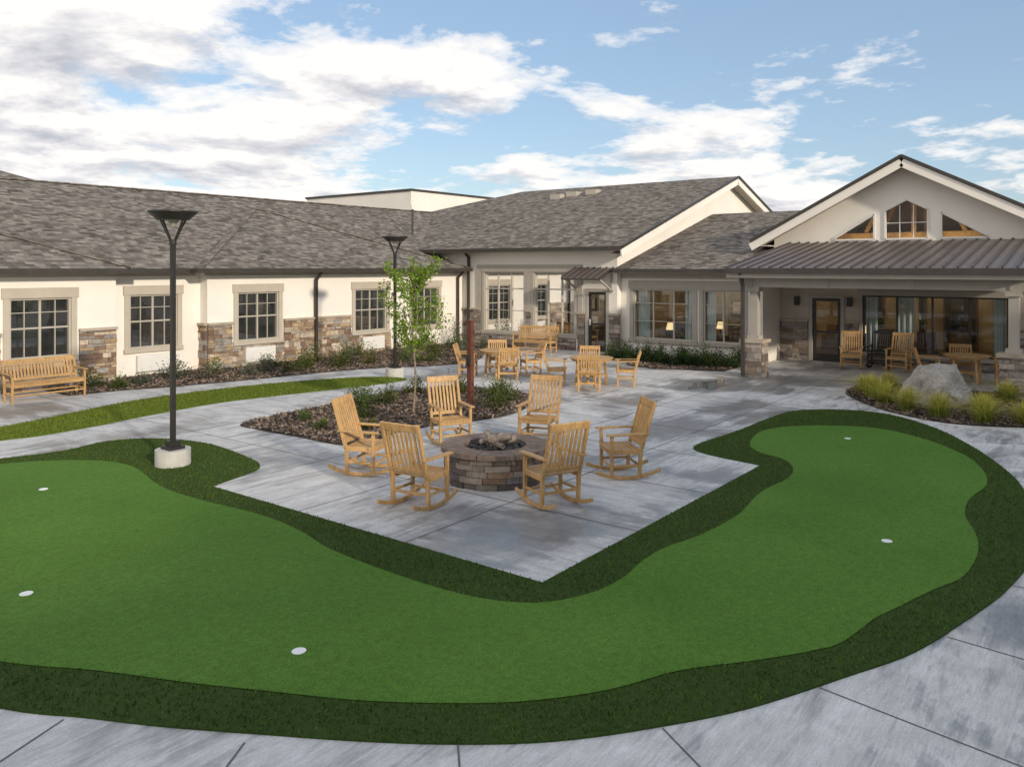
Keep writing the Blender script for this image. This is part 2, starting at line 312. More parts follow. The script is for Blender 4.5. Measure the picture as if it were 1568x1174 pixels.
def chips(name,poly,dens):
    a=np.array(poly); lo,hi=a.min(0),a.max(0); n=int((hi-lo).prod()*dens); P=np.column_stack([rng.uniform(lo[0],hi[0],n),rng.uniform(lo[1],hi[1],n)]); P=P[inpoly(P,poly)]; n=len(P)
    d=rng.normal(0,1,(n,3)); d[:,2]*=.35; d/=np.linalg.norm(d,axis=1)[:,None]; e=np.cross(d,rng.normal(0,1,(n,3))*np.array([.4,.4,1])); e/=np.linalg.norm(e,axis=1)[:,None]
    l=rng.uniform(.02,.05,(n,1)); w=rng.uniform(.008,.022,(n,1)); C=np.column_stack([P,rng.uniform(.025,.05,n)])
    V=np.stack([C-d*l-e*w,C+d*l-e*w,C+d*l+e*w,C-d*l+e*w],1); b=rng.uniform(.35,2.0,(n,1)); T=np.repeat(b,3,1)*np.column_stack([rng.uniform(.9,1.12,n),np.ones(n),rng.uniform(.88,1.12,n)])
    quads(name,V,'chip',T)
for p in (bedL,bedC,bedR,bedD): chips('mulch_bark_chips',p,330)

# ------------------------------------------------------------------ wall helpers
def PT(ax,c,a,z,o): return (a,c-o,z) if ax=='V' else (c-o,a,z)
def wbox(mb,ax,c,a0,a1,z0,z1,o0,o1,m,t=(1,1,1)):
    if ax=='V': mb.box(a0,a1,c-o0,c-o1,z0,z1,m,t)
    else: mb.box(c-o0,c-o1,a0,a1,z0,z1,m,t)
def wall(mb,ax,c,a0,a1,z0,z1,ops,m):
    A=sorted({a0,a1,*[o[0] for o in ops],*[o[1] for o in ops]}); Z=sorted({z0,z1,*[o[2] for o in ops],*[o[3] for o in ops]})
    for i in range(len(A)-1):
        for q in range(len(Z)-1):
            ca=(A[i]+A[i+1])/2; cz=(Z[q]+Z[q+1])/2
            if any(o[0]<ca<o[1] and o[2]<cz<o[3] for o in ops): continue
            mb.face([PT(ax,c,A[i],Z[q],0),PT(ax,c,A[i+1],Z[q],0),PT(ax,c,A[i+1],Z[q+1],0),PT(ax,c,A[i],Z[q+1],0)],m)
def window(mb,gl,ax,c,a0,a1,z0,z1,cols,rows,gm='gdark',fm='vinyl',tm='tan',tw=.14,header=.26,sill=.12):
    d=.13
    for x0,x1,y0,y1 in ((a0,a0+.05,z0,z1),(a1-.05,a1,z0,z1),(a0+.05,a1-.05,z0,z0+.05),(a0+.05,a1-.05,z1-.05,z1)):
        wbox(mb,ax,c,x0,x1,y0,y1,-d,-.005,fm)
    for f,w in cols:
        x=a0+(a1-a0)*f; wbox(mb,ax,c,x-w/2,x+w/2,z0+.05,z1-.05,-.11,-.05,fm)
    for f,w in rows:
        z=z0+(z1-z0)*f; wbox(mb,ax,c,a0+.05,a1-.05,z-w/2,z+w/2,-.105,-.053,fm)
    gl.face([PT(ax,c,a0,z0,-.09),PT(ax,c,a1,z0,-.09),PT(ax,c,a1,z1,-.09),PT(ax,c,a0,z1,-.09)],gm)
    if tm:
        wbox(mb,ax,c,a0-tw,a0,z0,z1,-.02,.045,tm); wbox(mb,ax,c,a1,a1+tw,z0,z1,-.02,.045,tm)
        wbox(mb,ax,c,a0-tw-.04,a1+tw+.04,z1,z1+header,-.02,.06,tm); wbox(mb,ax,c,a0-tw-.03,a1+tw+.03,z0-sill,z0,-.02,.075,tm)
PAL=[(.42,.32,.22),(.50,.41,.31),(.31,.21,.145),(.34,.30,.26),(.24,.165,.12),(.56,.48,.39),(.46,.34,.21),(.37,.34,.31)]
PALSHADE=[(.28,.235,.20),(.36,.31,.27),(.20,.165,.15),(.42,.36,.31),(.24,.18,.14),(.32,.29,.27)]  # hall and porch stone: shade put into a darker copy of the palette
def stone(mb,ax,c,a0,a1,z0,z1,pal=PAL,o=.05,cap=True):
    wbox(mb,ax,c,a0,a1,z0,z1-.002,-.01,.02,'joint')
    z=z0
    while z<z1-.02:
        h=min(random.choice((.06,.08,.1,.13,.16)),z1-z)
        if z1-z-h<.04: h=z1-z
        a=a0
        while a<a1-.01:
            l=min(random.uniform(.13,.5),a1-a)
            if a1-a-l<.08: l=a1-a
            t=random.choice(pal); b=random.uniform(.75,1.22)
            wbox(mb,ax,c,a+.004,a+l-.004,z+.004,z+h-.004,.019,o+random.uniform(-.015,.025),'stone',tuple(x*b for x in t)); a+=l
        z+=h
    if cap: wbox(mb,ax,c,a0-.01,a1+.01,z1,z1+.07,-.01,o+.06,'cap')
def downspout(mb,x,y,z0,z1,ax):
    w=.045; mb.box(x-w,x+w,y-w,y+w,z0,z1-.35,'gutter')
    q=(0,-.35) if ax=='V' else (-.35,0)
    mb.beam((x,y,z1-.37),(x+q[0],y+q[1],z1-.05),.08,.08,'gutter')

# ------------------------------------------------------------------ left wing
LW=empty('residential_wing_building')
w=MB(); gl=MB(); tr=MB(); st=MB()
VB,VR=22.0,22.4
wins=[(8.2,9.67,VB),(11.42,12.86,VR),(14.63,16.15,VB),(19.41,20.95,VB),(22.3,23.8,VB),(5.0,6.5,VB),(1.5,3,VB)]
zs,zt=.80,2.33
def ops(lo,hi): return [(a,b,zs,zt) for a,b,_ in wins if lo<a<hi]
wall(w,'V',VB,-12,10.85,0,3.06,ops(-12,10.85),'stucco'); wall(w,'V',VR,10.85,13.6,0,3.06,ops(10.85,13.6),'stucco'); wall(w,'V',VB,13.6,25.3,0,3.06,ops(13.6,25.3),'stucco')
w.face([(10.85,VB,0),(10.85,VR,0),(10.85,VR,3.06),(10.85,VB,3.06)],'stucco'); w.face([(13.6,VR,0),(13.6,VB,0),(13.6,VB,3.06),(13.6,VR,3.06)],'stucco')
for a,b,c in wins: 
    window(tr,gl,'V',c,a,b,zs,zt,[(.5,.055),(.25,.02),(.75,.02)],[(.5,.045),(.76,.02)])
def stwin(c,a0,a1,z1):
    segs=[]; cur=a0
    for a,b,cc in sorted(wins):
        if cc==c and a>a0-.5 and b<a1+.6:
            segs.append((cur,a-.2,z1)); segs.append((a-.2,b+.2,.66)); cur=b+.2
    segs.append((cur,a1,z1))
    for s0,s1,zz in segs:
        if s1-s0>.1: stone(st,'V',c,s0,s1,0,zz,cap=zz>.7)
stwin(VB,7.2,10.85,1.42); stwin(VB,13.6,21.2,1.36)
stone(st,'U',13.6,VB,VR,0,1.36)
for a,b in ((11.6,12.7),(14.86,15.95),(19.7,20.75)):
    c=VR if a<13 else VB
    wbox(tr,'V',c,a,b,.14,.60,.05,.13,'white')
    for q in range(6): wbox(tr,'V',c,a+.05,b-.05,.19+q*.065,.205+q*.065,.125,.137,'white')
downspout(tr,17.6,VB-.11,.05,3.05,'V'); downspout(tr,24.9,VB-.08,.05,3.05,'V'); 
tr.box(-12,10.95,VB-.03,VB-.002,2.86,3.04,'soffit'); tr.box(13.5,25.2,VB-.03,VB-.002,2.86,3.04,'soffit'); tr.box(11,13.45,VR-.03,VR-.002,2.86,3.04,'soffit')
r=MB(); p=.39
def zmain(v): return 3.08+p*(v-21.9)
RV=29.5; RZ=zmain(RV)
r.slab([(-12,21.9,3.08),(33,21.9,3.08),(33,RV,RZ),(-12,RV,RZ)],.1,'shingle','gutter','soffit')
r.slab([(-12,RV,RZ),(33,RV,RZ),(33,37.1,3.08),(-12,37.1,3.08)],.1,'shingle','gutter','soffit')
def hip(u0,u1,v0,z,vb=30,R=r):
    um=(u0+u1)/2; d=(u1-u0)/2; zp=z+p*d
    R.slab([(u0,v0,z),(u1,v0,z),(um,v0+d,zp)],.1,'shingle','gutter','soffit')
    R.slab([(u0,v0,z),(um,v0+d,zp),(um,vb,zp),(u0,vb,z)],.1,'shingle','gutter','soffit')
    R.slab([(u1,v0,z),(um,v0+d,zp),(um,vb,zp),(u1,vb,z)],.1,'shingle','gutter','soffit')
    for a,b in (((u0,v0,z),(um,v0+d,zp)),((u1,v0,z),(um,v0+d,zp))): R.beam((a[0],a[1],a[2]+.015),(b[0],b[1],b[2]+.015),.22,.03,'shingle')
hip(13.05,25.25,21.5,3.08); hip(-1.1,11.1,21.5,3.08)
r.beam((-12,RV,RZ+.01),(33,RV,RZ+.01),.25,.04,'shingle')
r.slab([(-12,RV,RZ),(12,RV,RZ),(8,RV+4,RZ+4*p),(-12,RV+4,RZ+4*p)],.1,'shingle','gutter'); r.slab([(12,RV,RZ),(12,RV+8,RZ),(8,RV+4,RZ+4*p)],.1,'shingle','gutter')
r.cyl((26.2,25.8,4.4),(26.2,25.8,5.75),.05,.05,'gutter',8); r.cyl((26.2,25.8,5.75),(26.2,25.8,5.95),.09,.09,'white',10)
r.obj('roof',LW)
for x0,x1,v in ((-1.1,11.1,21.5),(11.1,13.05,21.9),(13.05,25.2,21.5)): tr.box(x0,x1,v-.13,v-.01,2.95,3.08,'gutter')
tr.box(11.1,11.23,21.37,21.9,2.95,3.08,'gutter'); tr.box(12.92,13.05,21.37,21.9,2.95,3.08,'gutter')
w.obj('walls',LW); gl.obj('glass',LW); tr.obj('trim',LW); st.obj('stone_wainscot',LW)

# ------------------------------------------------------------------ rooms
def room(mb,x0,x1,y0,y1,z1,seed,lit=.5):
    rr=random.Random(seed)
    mb.face([(x0,y0,.02),(x1,y0,.02),(x1,y1,.02),(x0,y1,.02)],'roomfloor'); mb.face([(x0,y0,z1),(x1,y0,z1),(x1,y1,z1),(x0,y1,z1)],'room')
    mb.face([(x1,y0,0),(x1,y1,0),(x1,y1,z1),(x1,y0,z1)],'room'); mb.face([(x0,y0,0),(x1,y0,0),(x1,y0,z1),(x0,y0,z1)],'room'); mb.face([(x0,y1,0),(x1,y1,0),(x1,y1,z1),(x0,y1,z1)],'room')
    y=y0+.9
    while y<y1-.5:
        for x in (x0+1.6,x1-1.2): mb.box(x,x+.4,y,y+.4,z1-.05,z1-.01,'ceilfill')
        y+=2.1
    y=y0+.4
    while y<y1-.8:
        wd=rr.uniform(.7,1.2)
        if rr.random()<.5: mb.box(x1-.07,x1-.01,y,y+wd,.02,2.1,'furn'); mb.box(x1-.1,x1-.07,y+.08,y+wd-.08,.1,2.0,'gdark')
        else: mb.box(x1-.06,x1-.01,y,y+wd*.8,1.2,1.8,'furn'); mb.box(x1-.07,x1-.06,y+.06,y+wd*.8-.06,1.26,1.74,'white')
        y+=wd+rr.uniform(.3,.8)
    y=y0+.5
    while y<y1-.6:
        x=x0+rr.uniform(.8,3.5); mb.box(x,x+.5,y,y+.55,.1,.45,'furn'); mb.box(x+.42,x+.52,y,y+.55,.45,.98,'furn'); mb.box(x,x+.5,y-.06,y,.1,.62,'furn'); mb.box(x,x+.5,y+.55,y+.61,.1,.62,'furn')
        if rr.random()<lit:
            q=x+rr.uniform(-.5,.9); mb.box(q,q+.4,y+.7,y+1.1,.02,.6,'furn'); mb.cyl((q+.2,y+.9,.6),(q+.2,y+.9,.85),.03,.03,'black',8); mb.cyl((q+.2,y+.9,.85),(q+.2,y+.9,1.1),.16,.10,'lampshade',12)
        y+=rr.uniform(.9,1.5)
    for y in np.arange(y0+2.2,y1-1,2.7): mb.box((x0+x1)/2-.12,(x0+x1)/2+.12,y-.12,y+.12,.02,z1-.01,'vinyl')
def curtain(mb,c,a0,a1,z0,z1):
    n=int((a1-a0)/.035)
    for i in range(n):
        a=a0+(a1-a0)*i/n; b=a0+(a1-a0)*(i+1)/n; f=lambda t:.22+.035*math.sin(t*38)
        mb.face([(c+f(a),a,z0),(c+f(b),b,z0),(c+f(b),b,z1),(c+f(a),a,z1)],'curtain')

# ------------------------------------------------------------------ central hall block
CB=empty('gabled_hall_building'); w=MB(); gl=MB(); tr=MB(); st=MB(); ro=MB()
UC=25.3; cw=[(18.8,20.82,.54,2.94),(16.45,18.33,.56,2.94)]; door=(15.08,15.85,.02,2.21)
wall(w,'U',UC,14.63,24,0,3.95,cw+[door],'stucco')
w.face([(UC,14.63,0),(46,14.63,0),(46,14.63,3.9),(35.35,14.63,7.2),(UC,14.63,3.95)],'stucco')
for a,b,z0,z1 in cw: window(tr,gl,'U',UC,a,b,z0,z1,[(.33,.05),(.67,.05)],[(.72,.05),(.36,.025)],'glass','vinyl','greige',.12,.16,.1)
a,b,z0,z1=door
for q in ((a-.12,a,z0,z1+.12),(b,b+.12,z0,z1+.12),(a,b,z1,z1+.12)): wbox(tr,'U',UC,*q,-.1,.04,'greige')
for q in ((a,a+.09,z0,z1),(b-.09,b,z0,z1),(a+.09,b-.09,z0,z0+.22),(a+.09,b-.09,z1-.1,z1),(a+.09,b-.09,1.0,1.06)): wbox(tr,'U',UC,*q,-.08,-.02,'bronze')
gl.face([PT('U',UC,a,z0,-.05),PT('U',UC,b,z0,-.05),PT('U',UC,b,z1,-.05),PT('U',UC,a,z1,-.05)],'glass')
wbox(tr,'U',UC,b-.1,b-.06,.98,1.2,-.02,.05,'white')
for a0,a1 in ((20.98,21.2),(18.46,18.67),(16.1,16.3)): wbox(tr,'U',UC,a0,a1,1.45,3.1,0,.05,'greige')
wbox(tr,'U',UC,16.1,21.2,3.11,3.22,0,.055,'greige')
stone(st,'U',UC,21.0,21.95,0,1.38,PALSHADE); stone(st,'U',UC,18.45,18.68,0,1.38,PALSHADE); stone(st,'U',UC,16.0,16.3,0,1.38,PALSHADE); stone(st,'U',UC,14.5,14.95,0,1.38,PALSHADE)
stone(st,'U',UC,18.8,20.9,0,.42,PALSHADE,cap=False); stone(st,'U',UC,16.4,18.4,0,.42,PALSHADE,cap=False)
ro.slab([(UC-.02,16.4,3.1),(UC-.02,14.75,3.1),(UC-1.0,14.75,2.72),(UC-1.0,16.4,2.72)],.06,'metalroof','gutter')
for y in np.arange(14.77,16.4,.27): ro.beam((UC-.02,y,3.12),(UC-1.0,y,2.74),.03,.04,'seam')
for y in (14.85,16.3): tr.beam((UC,y,2.25),(UC-.9,y,2.7),.06,.06,'greige'); tr.beam((UC-.03,y,2.2),(UC-.03,y,3.0),.06,.06,'greige')
room(w,UC+.15,31,14.8,21.9,3.0,3,.3)
for a,b,z0,z1 in cw: curtain(tr,UC,b-.62,b-.05,z0,z1); curtain(tr,UC,a+.05,a+.35,z0,z1)
EU,EZ=24.7,3.86; RU,RZc=35.35,7.27; pc=(RZc-EZ)/(RU-EU)
ro.slab([(EU,14.1,EZ),(RU,14.1,RZc),(RU,26.4,RZc),(EU,37,EZ)],.1,'shingle','gutter','soffit')
ro.slab([(RU,14.1,RZc),(46,14.1,EZ),(46,37,EZ),(RU,26.4,RZc)],.1,'shingle','gutter','soffit')
for a,b in (((EU,EZ),(RU,RZc)),((RU,RZc),(46,EZ))):
    tr.beam((a[0],14.13,a[1]-.24),(b[0],14.13,b[1]-.24),.05,.26,'stucco'); ro.beam((a[0],14.09,a[1]-.03),(b[0],14.09,b[1]-.03),.08,.09,'gutter')
    tr.face([(a[0],14.15,a[1]-.3),(b[0],14.15,b[1]-.3),(b[0],14.62,b[1]-.3),(a[0],14.62,a[1]-.3)],'soffit')
tr.box(EU-.12,EU-.005,14.1,24,EZ-.13,EZ,'gutter'); tr.box(EU,UC,14.15,24,EZ-.16,EZ-.12,'soffit')
for x,y in ((33.2,22.6),(33.6,21.9),(33.8,20.9)):
    z=EZ+pc*(x-EU); ro.box(x-.25,x+.25,y-.3,y+.3,z-.1,z+.16,'vinyl')
downspout(tr,UC-.1,21.6,.05,3.9,'U')
for o,n in ((w,'walls'),(gl,'glass'),(tr,'trim'),(st,'stone_wainscot'),(ro,'roof')): o.obj(n,CB)

# ------------------------------------------------------------------ link block D
DB=empty('link_building'); w=MB(); gl=MB(); tr=MB(); st=MB(); ro=MB()
UD=25.6; dw=[(11.81,14.13,.57,2.34),(10.05,11.45,.57,2.34)]
wall(w,'U',UD,9.4,14.62,0,3.05,dw,'stucco')
window(tr,gl,'U',UD,*dw[0],[(.33,.05),(.67,.05)],[(.72,.03),(.36,.02)],'glass','vinyl','greige',.14,.3,.12)
window(tr,gl,'U',UD,*dw[1],[(.5,.05)],[(.72,.03),(.36,.02)],'glass','vinyl','greige',.14,.3,.12)
wbox(tr,'U',UD,9.4,14.6,2.72,2.98,0,.03,'greige')
w.face([(UD,9.4,0),(27.3,9.4,0),(27.3,9.4,3.05),(UD,9.4,3.05)],'stucco')
room(w,UD+.15,31,9.6,14.5,2.9,5,.35)
curtain(tr,UD,13.6,14.05,.57,2.34); curtain(tr,UD,11.85,12.2,.57,2.34); curtain(tr,UD,11.1,11.4,.57,2.34)
ro.slab([(25,14.6,3.06),(25,9.0,3.06),(33.6,9.0,5.47),(33.6,14.6,5.47)],.1,'shingle','gutter','soffit'); ro.slab([(42,14.6,3.06),(42,9.0,3.06),(33.6,9.0,5.47),(33.6,14.6,5.47)],.1,'shingle','gutter')
tr.box(24.88,24.995,9.0,14.6,2.93,3.06,'gutter'); tr.box(25,25.6,9.0,14.6,2.9,2.94,'soffit')
for o,n in ((w,'walls'),(gl,'glass'),(tr,'trim'),(ro,'roof')): o.obj(n,DB)

# ------------------------------------------------------------------ gable + porch E
EB=empty('gabled_porch_building'); w=MB(); gl=MB(); tr=MB(); st=MB(); ro=MB()
UE=27.24; dr=(7.42,8.32,.02,2.1); ew=[(2.75,6.75,.42,2.22)]
wall(w,'U',UE,.9,9.6,0,2.95,[dr]+ew,'tan')
gw=[[(7.62,4.0),(7.62,4.06),(6.40,4.80),(6.40,4.0)],[(6.08,4.0),(6.08,4.90),(5.46,5.22),(4.86,4.90),(4.86,4.0)],[(4.50,4.0),(4.50,4.78),(3.28,4.06),(3.28,4.0)]]
gp=[(.9,2.95),(9.6,2.95),(9.6,4.2),(5.48,6.4),(1.36,4.2),(.9,4.0)]
pl=[[Vector((y,z,0)) for y,z in q] for q in [gp]+gw]; flat=[q for l in pl for q in l]
for t_ in tessellate_polygon(pl): w.face([(UE,flat[i].x,flat[i].y) for i in t_],'stucco')
w.face([(UE,9.6,2.9),(40,9.6,2.9),(40,9.6,4.2),(UE,9.6,4.2)],'stucco')
a,b,z0,z1=dr
for q in ((a-.12,a,z0,z1+.12),(b,b+.12,z0,z1+.12),(a,b,z1,z1+.12)): wbox(tr,'U',UE,*q,-.1,.04,'greige')
for q in ((a,a+.1,z0,z1),(b-.1,b,z0,z1),(a+.1,b-.1,z0,z0+.25),(a+.1,b-.1,z1-.1,z1),(a+.1,b-.1,.95,1.02)): wbox(tr,'U',UE,*q,-.08,-.02,'bronze')
gl.face([PT('U',UE,a,z0,-.05),PT('U',UE,b,z0,-.05),PT('U',UE,b,z1,-.05),PT('U',UE,a,z1,-.05)],'glass')
window(tr,gl,'U',UE,*ew[0],[(.25,.06),(.5,.06),(.75,.06)],[],'glass','bronze','greige',.1,.16,.12)
stone(st,'U',UE,8.46,9.58,0,1.31,PALSHADE); stone(st,'U',UE,6.87,7.28,0,1.31,PALSHADE); stone(st,'U',UE,1,2.6,0,1.31,PALSHADE); stone(st,'U',UE,2.65,6.85,0,.28,PALSHADE,cap=False)
room(w,UE+.15,34,1,9.5,2.9,9,.3)
curtain(tr,UE,5.3,5.75,.45,2.2); curtain(tr,UE,6.35,6.7,.45,2.2); curtain(tr,UE,2.85,3.15,.45,2.2)
for y in (8.8,7.12): tr.box(UE-.2,UE-.06,y-.07,y+.07,1.85,2.15,'black'); tr.box(UE-.15,UE,y-.03,y+.03,2.0,2.05,'black')
tr.box(UE-.9,UE-.86,9.0,9.45,2.52,2.77,'white'); tr.box(UE-.89,UE-.87,9.2,9.24,2.77,2.93,'white')
for q in range(4): tr.box(UE-.905,UE-.9,9.07+.082*q,9.12+.082*q,2.57,2.72,'exitred')
def gwin(pts):
    gl.face([(UE+.04,y,z) for y,z in pts],'gableglass'); n=len(pts)
    for i in range(n):
        y0,z0=pts[i];y1,z1=pts[(i+1)%n]; tr.beam((UE+.01,y0,z0),(UE+.01,y1,z1),.055,.10,'white',(1,0,0))
for q in gw: gwin(q)
for y in (5.66,5.27): tr.beam((UE+.02,y,4),(UE+.02,y,5.05),.022,.022,'white')
tr.beam((UE+.022,6.05,4.5),(UE+.022,4.88,4.5),.022,.022,'white')
for x in (UE+1.2,UE+3.2):
    w.beam((x,1.6,4.0),(x,5.48,6.1),.15,.22,'wood'); w.beam((x,9.3,4.0),(x,5.48,6.1),.15,.22,'wood'); w.beam((x,1.6,4.15),(x,9.3,4.15),.15,.2,'wood'); w.beam((x,5.48,4.2),(x,5.48,6),.14,.14,'wood'); w.beam((x,4,4.2),(x,4.6,5.5),.12,.12,'wood'); w.beam((x,6.96,4.2),(x,6.36,5.5),.12,.12,'wood')
w.face([(UE+4.6,1,3.5),(UE+4.6,9.5,3.5),(UE+4.6,5.48,6.4)],'room')
for y in (4,5.4,6.9): w.box(UE+.6,UE+.9,y,y+.4,3.6,3.66,'ceilfill')  # glowing boxes hidden below the sills, added to light the trusses
w.face([(UE+.1,1,3.3),(UE+4.6,1,3.3),(UE+4.6,9.5,3.3),(UE+.1,9.5,3.3)],'room')
pe=.53; RUf=26.6
for s in (1,-1):
    ye=5.48+s*4.72; ze=6.54-pe*4.72
    ro.slab([(RUf,5.48,6.54),(41,5.48,6.54),(41,ye,ze),(RUf,ye,ze)],.09,'shingle','gutter','soffit')
    tr.beam((RUf+.02,5.48,6.54-.24),(RUf+.02,ye,ze-.24),.05,.25,'stucco',(0,0,1)); ro.beam((RUf-.01,5.48,6.51),(RUf-.01,ye,ze-.03),.08,.09,'gutter')
    tr.face([(RUf+.04,5.48,6.54-.3),(UE,5.48,6.54-.3),(UE,ye,ze-.3),(RUf+.04,ye,ze-.3)],'soffit')
    tr.box(RUf+.05,40,ye-s*.02,ye-s*.6,ze-.22,ze-.18,'soffit')
PU0,PZ0,PU1,PZ1,PY0,PY1=21.8,3.09,UE-.004,3.93,1.4,9.06
ro.slab([(PU0,PY0,PZ0),(PU1,PY0,PZ1),(PU1,PY1,PZ1),(PU0,PY1,PZ0)],.06,'metalroof','gutter')
y=PY0+.02
while y<PY1: ro.beam((PU0,y,PZ0+.02),(PU1,y,PZ1+.02),.035,.05,'seam'); y+=.305
tr.box(PU0-.12,PU0-.004,PY0,PY1,2.95,3.09,'gutter'); tr.box(PU0,PU0+.03,PY0,PY1,2.82,2.95,'greige')
tr.box(22.25,22.55,1.6,8.9,2.55,2.92,'greige'); tr.box(22.22,22.25,1.6,8.9,2.82,2.9,'tan'); 
for y in (2.2,4.3,6.4,8.5): tr.box(22.225,22.25,y-.03,y+.03,2.56,2.82,'greige')
tr.box(22.55,27.2,8.6,8.9,2.55,2.92,'greige')
tr.face([(PU0+.03,PY0,2.93),(UE,PY0,2.93),(UE,PY1,2.93),(PU0+.03,PY1,2.93)],'soffit')
w.face([(PU0+.1,PY1-.05,2.95),(UE,PY1-.05,2.95),(UE,PY1-.05,PZ1-.08)],'greige')
for (x,y) in ((22.4,8.45),(22.4,2.15)):
    tr.box(x-.11,x+.11,y-.11,y+.11,1.0,2.55,'greige'); tr.box(x-.17,x+.17,y-.17,y+.17,2.42,2.55,'greige'); tr.box(x-.17,x+.17,y-.17,y+.17,1.07,1.18,'greige')
    st.box(x-.24,x+.24,y-.24,y+.24,0,.97,'joint')
    stone(st,'U',x-.24,y-.28,y+.28,0,.98,PALSHADE,cap=False); stone(st,'V',y-.24,x-.24,x+.28,0,.98,PALSHADE,cap=False)
    st.box(x-.34,x+.34,y-.34,y+.34,.98,1.07,'cap')
tr.box(21.98,22.07,8.62,8.71,.05,2.6,'gutter'); tr.beam((22.02,8.66,2.58),(21.8,8.66,2.98),.09,.09,'gutter')
for o,n in ((w,'walls'),(gl,'glass'),(tr,'trim'),(st,'stone_wainscot'),(ro,'roof')): o.obj(n,EB)

FB=empty('flat_roof_building'); w=MB(); w.box(43,62,42.5,54.7,0,8.85,'stucco'); w.box(42.9,62.1,42.4,54.8,8.85,9.0,'gutter'); w.obj('walls',FB)
# opposite wing closing the courtyard behind the camera (its roof shades the lawn)
OB=empty('opposite_wing_building'); w=MB(); gl=MB(); tr=MB(); ro=MB()
OV=-4.4
for a,b,z0,z1 in [(a,a+1.5,.8,2.33) for a in range(-16,40,4)]: 
    gl.face([(a,OV+.02,z0),(b,OV+.02,z0),(b,OV+.02,z1),(a,OV+.02,z1)],'gdark')
    for q in ((a-.12,a,z0-.1,z1+.2),(b,b+.12,z0-.1,z1+.2),(a,b,z1,z1+.2),(a,b,z0-.1,z0)): tr.box(q[0],q[1],OV+.01,OV+.07,q[2],q[3],'tan')
w.box(-20,44,OV-14,OV,0,3.05,'stucco'); ro.slab([(-20.5,OV+.6,3.05),(44.5,OV+.6,3.05),(44.5,OV-7,6.4),(-20.5,OV-7,6.4)],.1,'shingle','gutter'); ro.slab([(-20.5,OV-14.6,3.05),(44.5,OV-14.6,3.05),(44.5,OV-7,6.4),(-20.5,OV-7,6.4)],.1,'shingle','gutter')
for o,n in ((w,'walls'),(gl,'glass'),(tr,'trim'),(ro,'roof')): o.obj(n,OB)

# ------------------------------------------------------------------ furniture
def seatmesh(name,W=.62,ns=7,rock=True,top=1.13,mat='wood',depth=.48):
    b=MB(); x=W/2-.03
    for s in (-1,1):
        if rock:
            pts=[(s*x,yy,.025+.42*(yy+.02)**2) for yy in np.linspace(-.52,.46,11)]
            for p0,p1 in zip(pts[:-1],pts[1:]): b.beam(p0,p1,.036,.05,mat)
        zb=.05 if rock else 0
        b.beam((s*x,.22,zb),(s*x,.22,.64),.045,.045,mat)
        b.beam((s*x,-.2,zb),(s*x,-.22,.42),.045,.05,mat); b.beam((s*x,-.22,.40),(s*x,-.22-.30*(top-.4),top),.045,.05,mat)
        b.beam((s*(x+.01),-.34,.665),(s*(x+.01),.30,.655),.085,.025,mat)
        b.beam((s*x,-.21,.40),(s*x,.24,.405),.03,.07,mat); b.beam((s*x,-.2,.2),(s*x,.22,.2),.025,.035,mat)
    b.beam((-x,.235,.40),(x,.235,.40),.03,.08,mat); b.beam((-x,-.2,.2),(x,-.2,.2),.025,.035,mat); b.beam((-x,.2,.17),(x,.2,.17),.025,.035,mat)
    for i in range(8):
        y=-.19+i*.062; z=.432-.02*math.sin((i/7)*math.pi)+.012*i/7; b.beam((-x+.01,y,z),(x-.01,y,z),.05,.02,mat)
    def bk(z): return -.22-.30*(z-.4)
    b.beam((-x,bk(top-.05),top-.05),(x,bk(top-.05),top-.05),.03,.10,mat,up=(0,-.3,1)); b.beam((-x,bk(.5),.5),(x,bk(.5),.5),.03,.06,mat,up=(0,-.3,1))
    for i in range(ns):
        xx=-x+.05+(2*x-.1)*(i+.5)/ns; ww=(2*x-.1)/ns*.62; b.beam((xx,bk(.5)+.0,.5),(xx,bk(top-.08),top-.08),ww if ww<.05 else .045,.016,mat,up=(0,1,.3))
    me=b.obj(name); mod=me.modifiers.new('b','BEVEL'); mod.width=.004; mod.segments=1
    return me
def place(src,name,x,y,ang):
    o=src if not src.get('used') else bpy.data.objects.new(name,src.data)
    if o is not src:
        COL.objects.link(o); mod=o.modifiers.new('b','BEVEL'); mod.width=.004; mod.segments=1
    src['used']=1
    o.location=(x,y,.002); o.rotation_euler=(0,0,ang); return o
def face(x,y,tx,ty): return math.atan2(ty-y,tx-x)-math.pi/2
rc=seatmesh('rocking_chair')
for x,y,d in ((7.62,7.37,.1),(8.72,6.03,0),(8.36,9.18,-.1),(10.53,6.03,.1),(10.63,9.52,.1),(11.66,8.35,-.1)): place(rc,'rocking_chair',x,y,face(x,y,9.3,7.43)+d)
for x,y,d in ((25.9,6.75,.2),(26.1,5.45,-.1)): place(rc,'rocking_chair',x,y,math.pi/2+d)
rb=seatmesh('black_rocking_chair',mat='black'); place(rb,'black_rocking_chair',26.6,6.1,math.pi/2)
ac=seatmesh('patio_armchair',W=.58,rock=False,top=.92)
tables=((18.12,14.35),(18.08,11.24),(24.79,3.48))
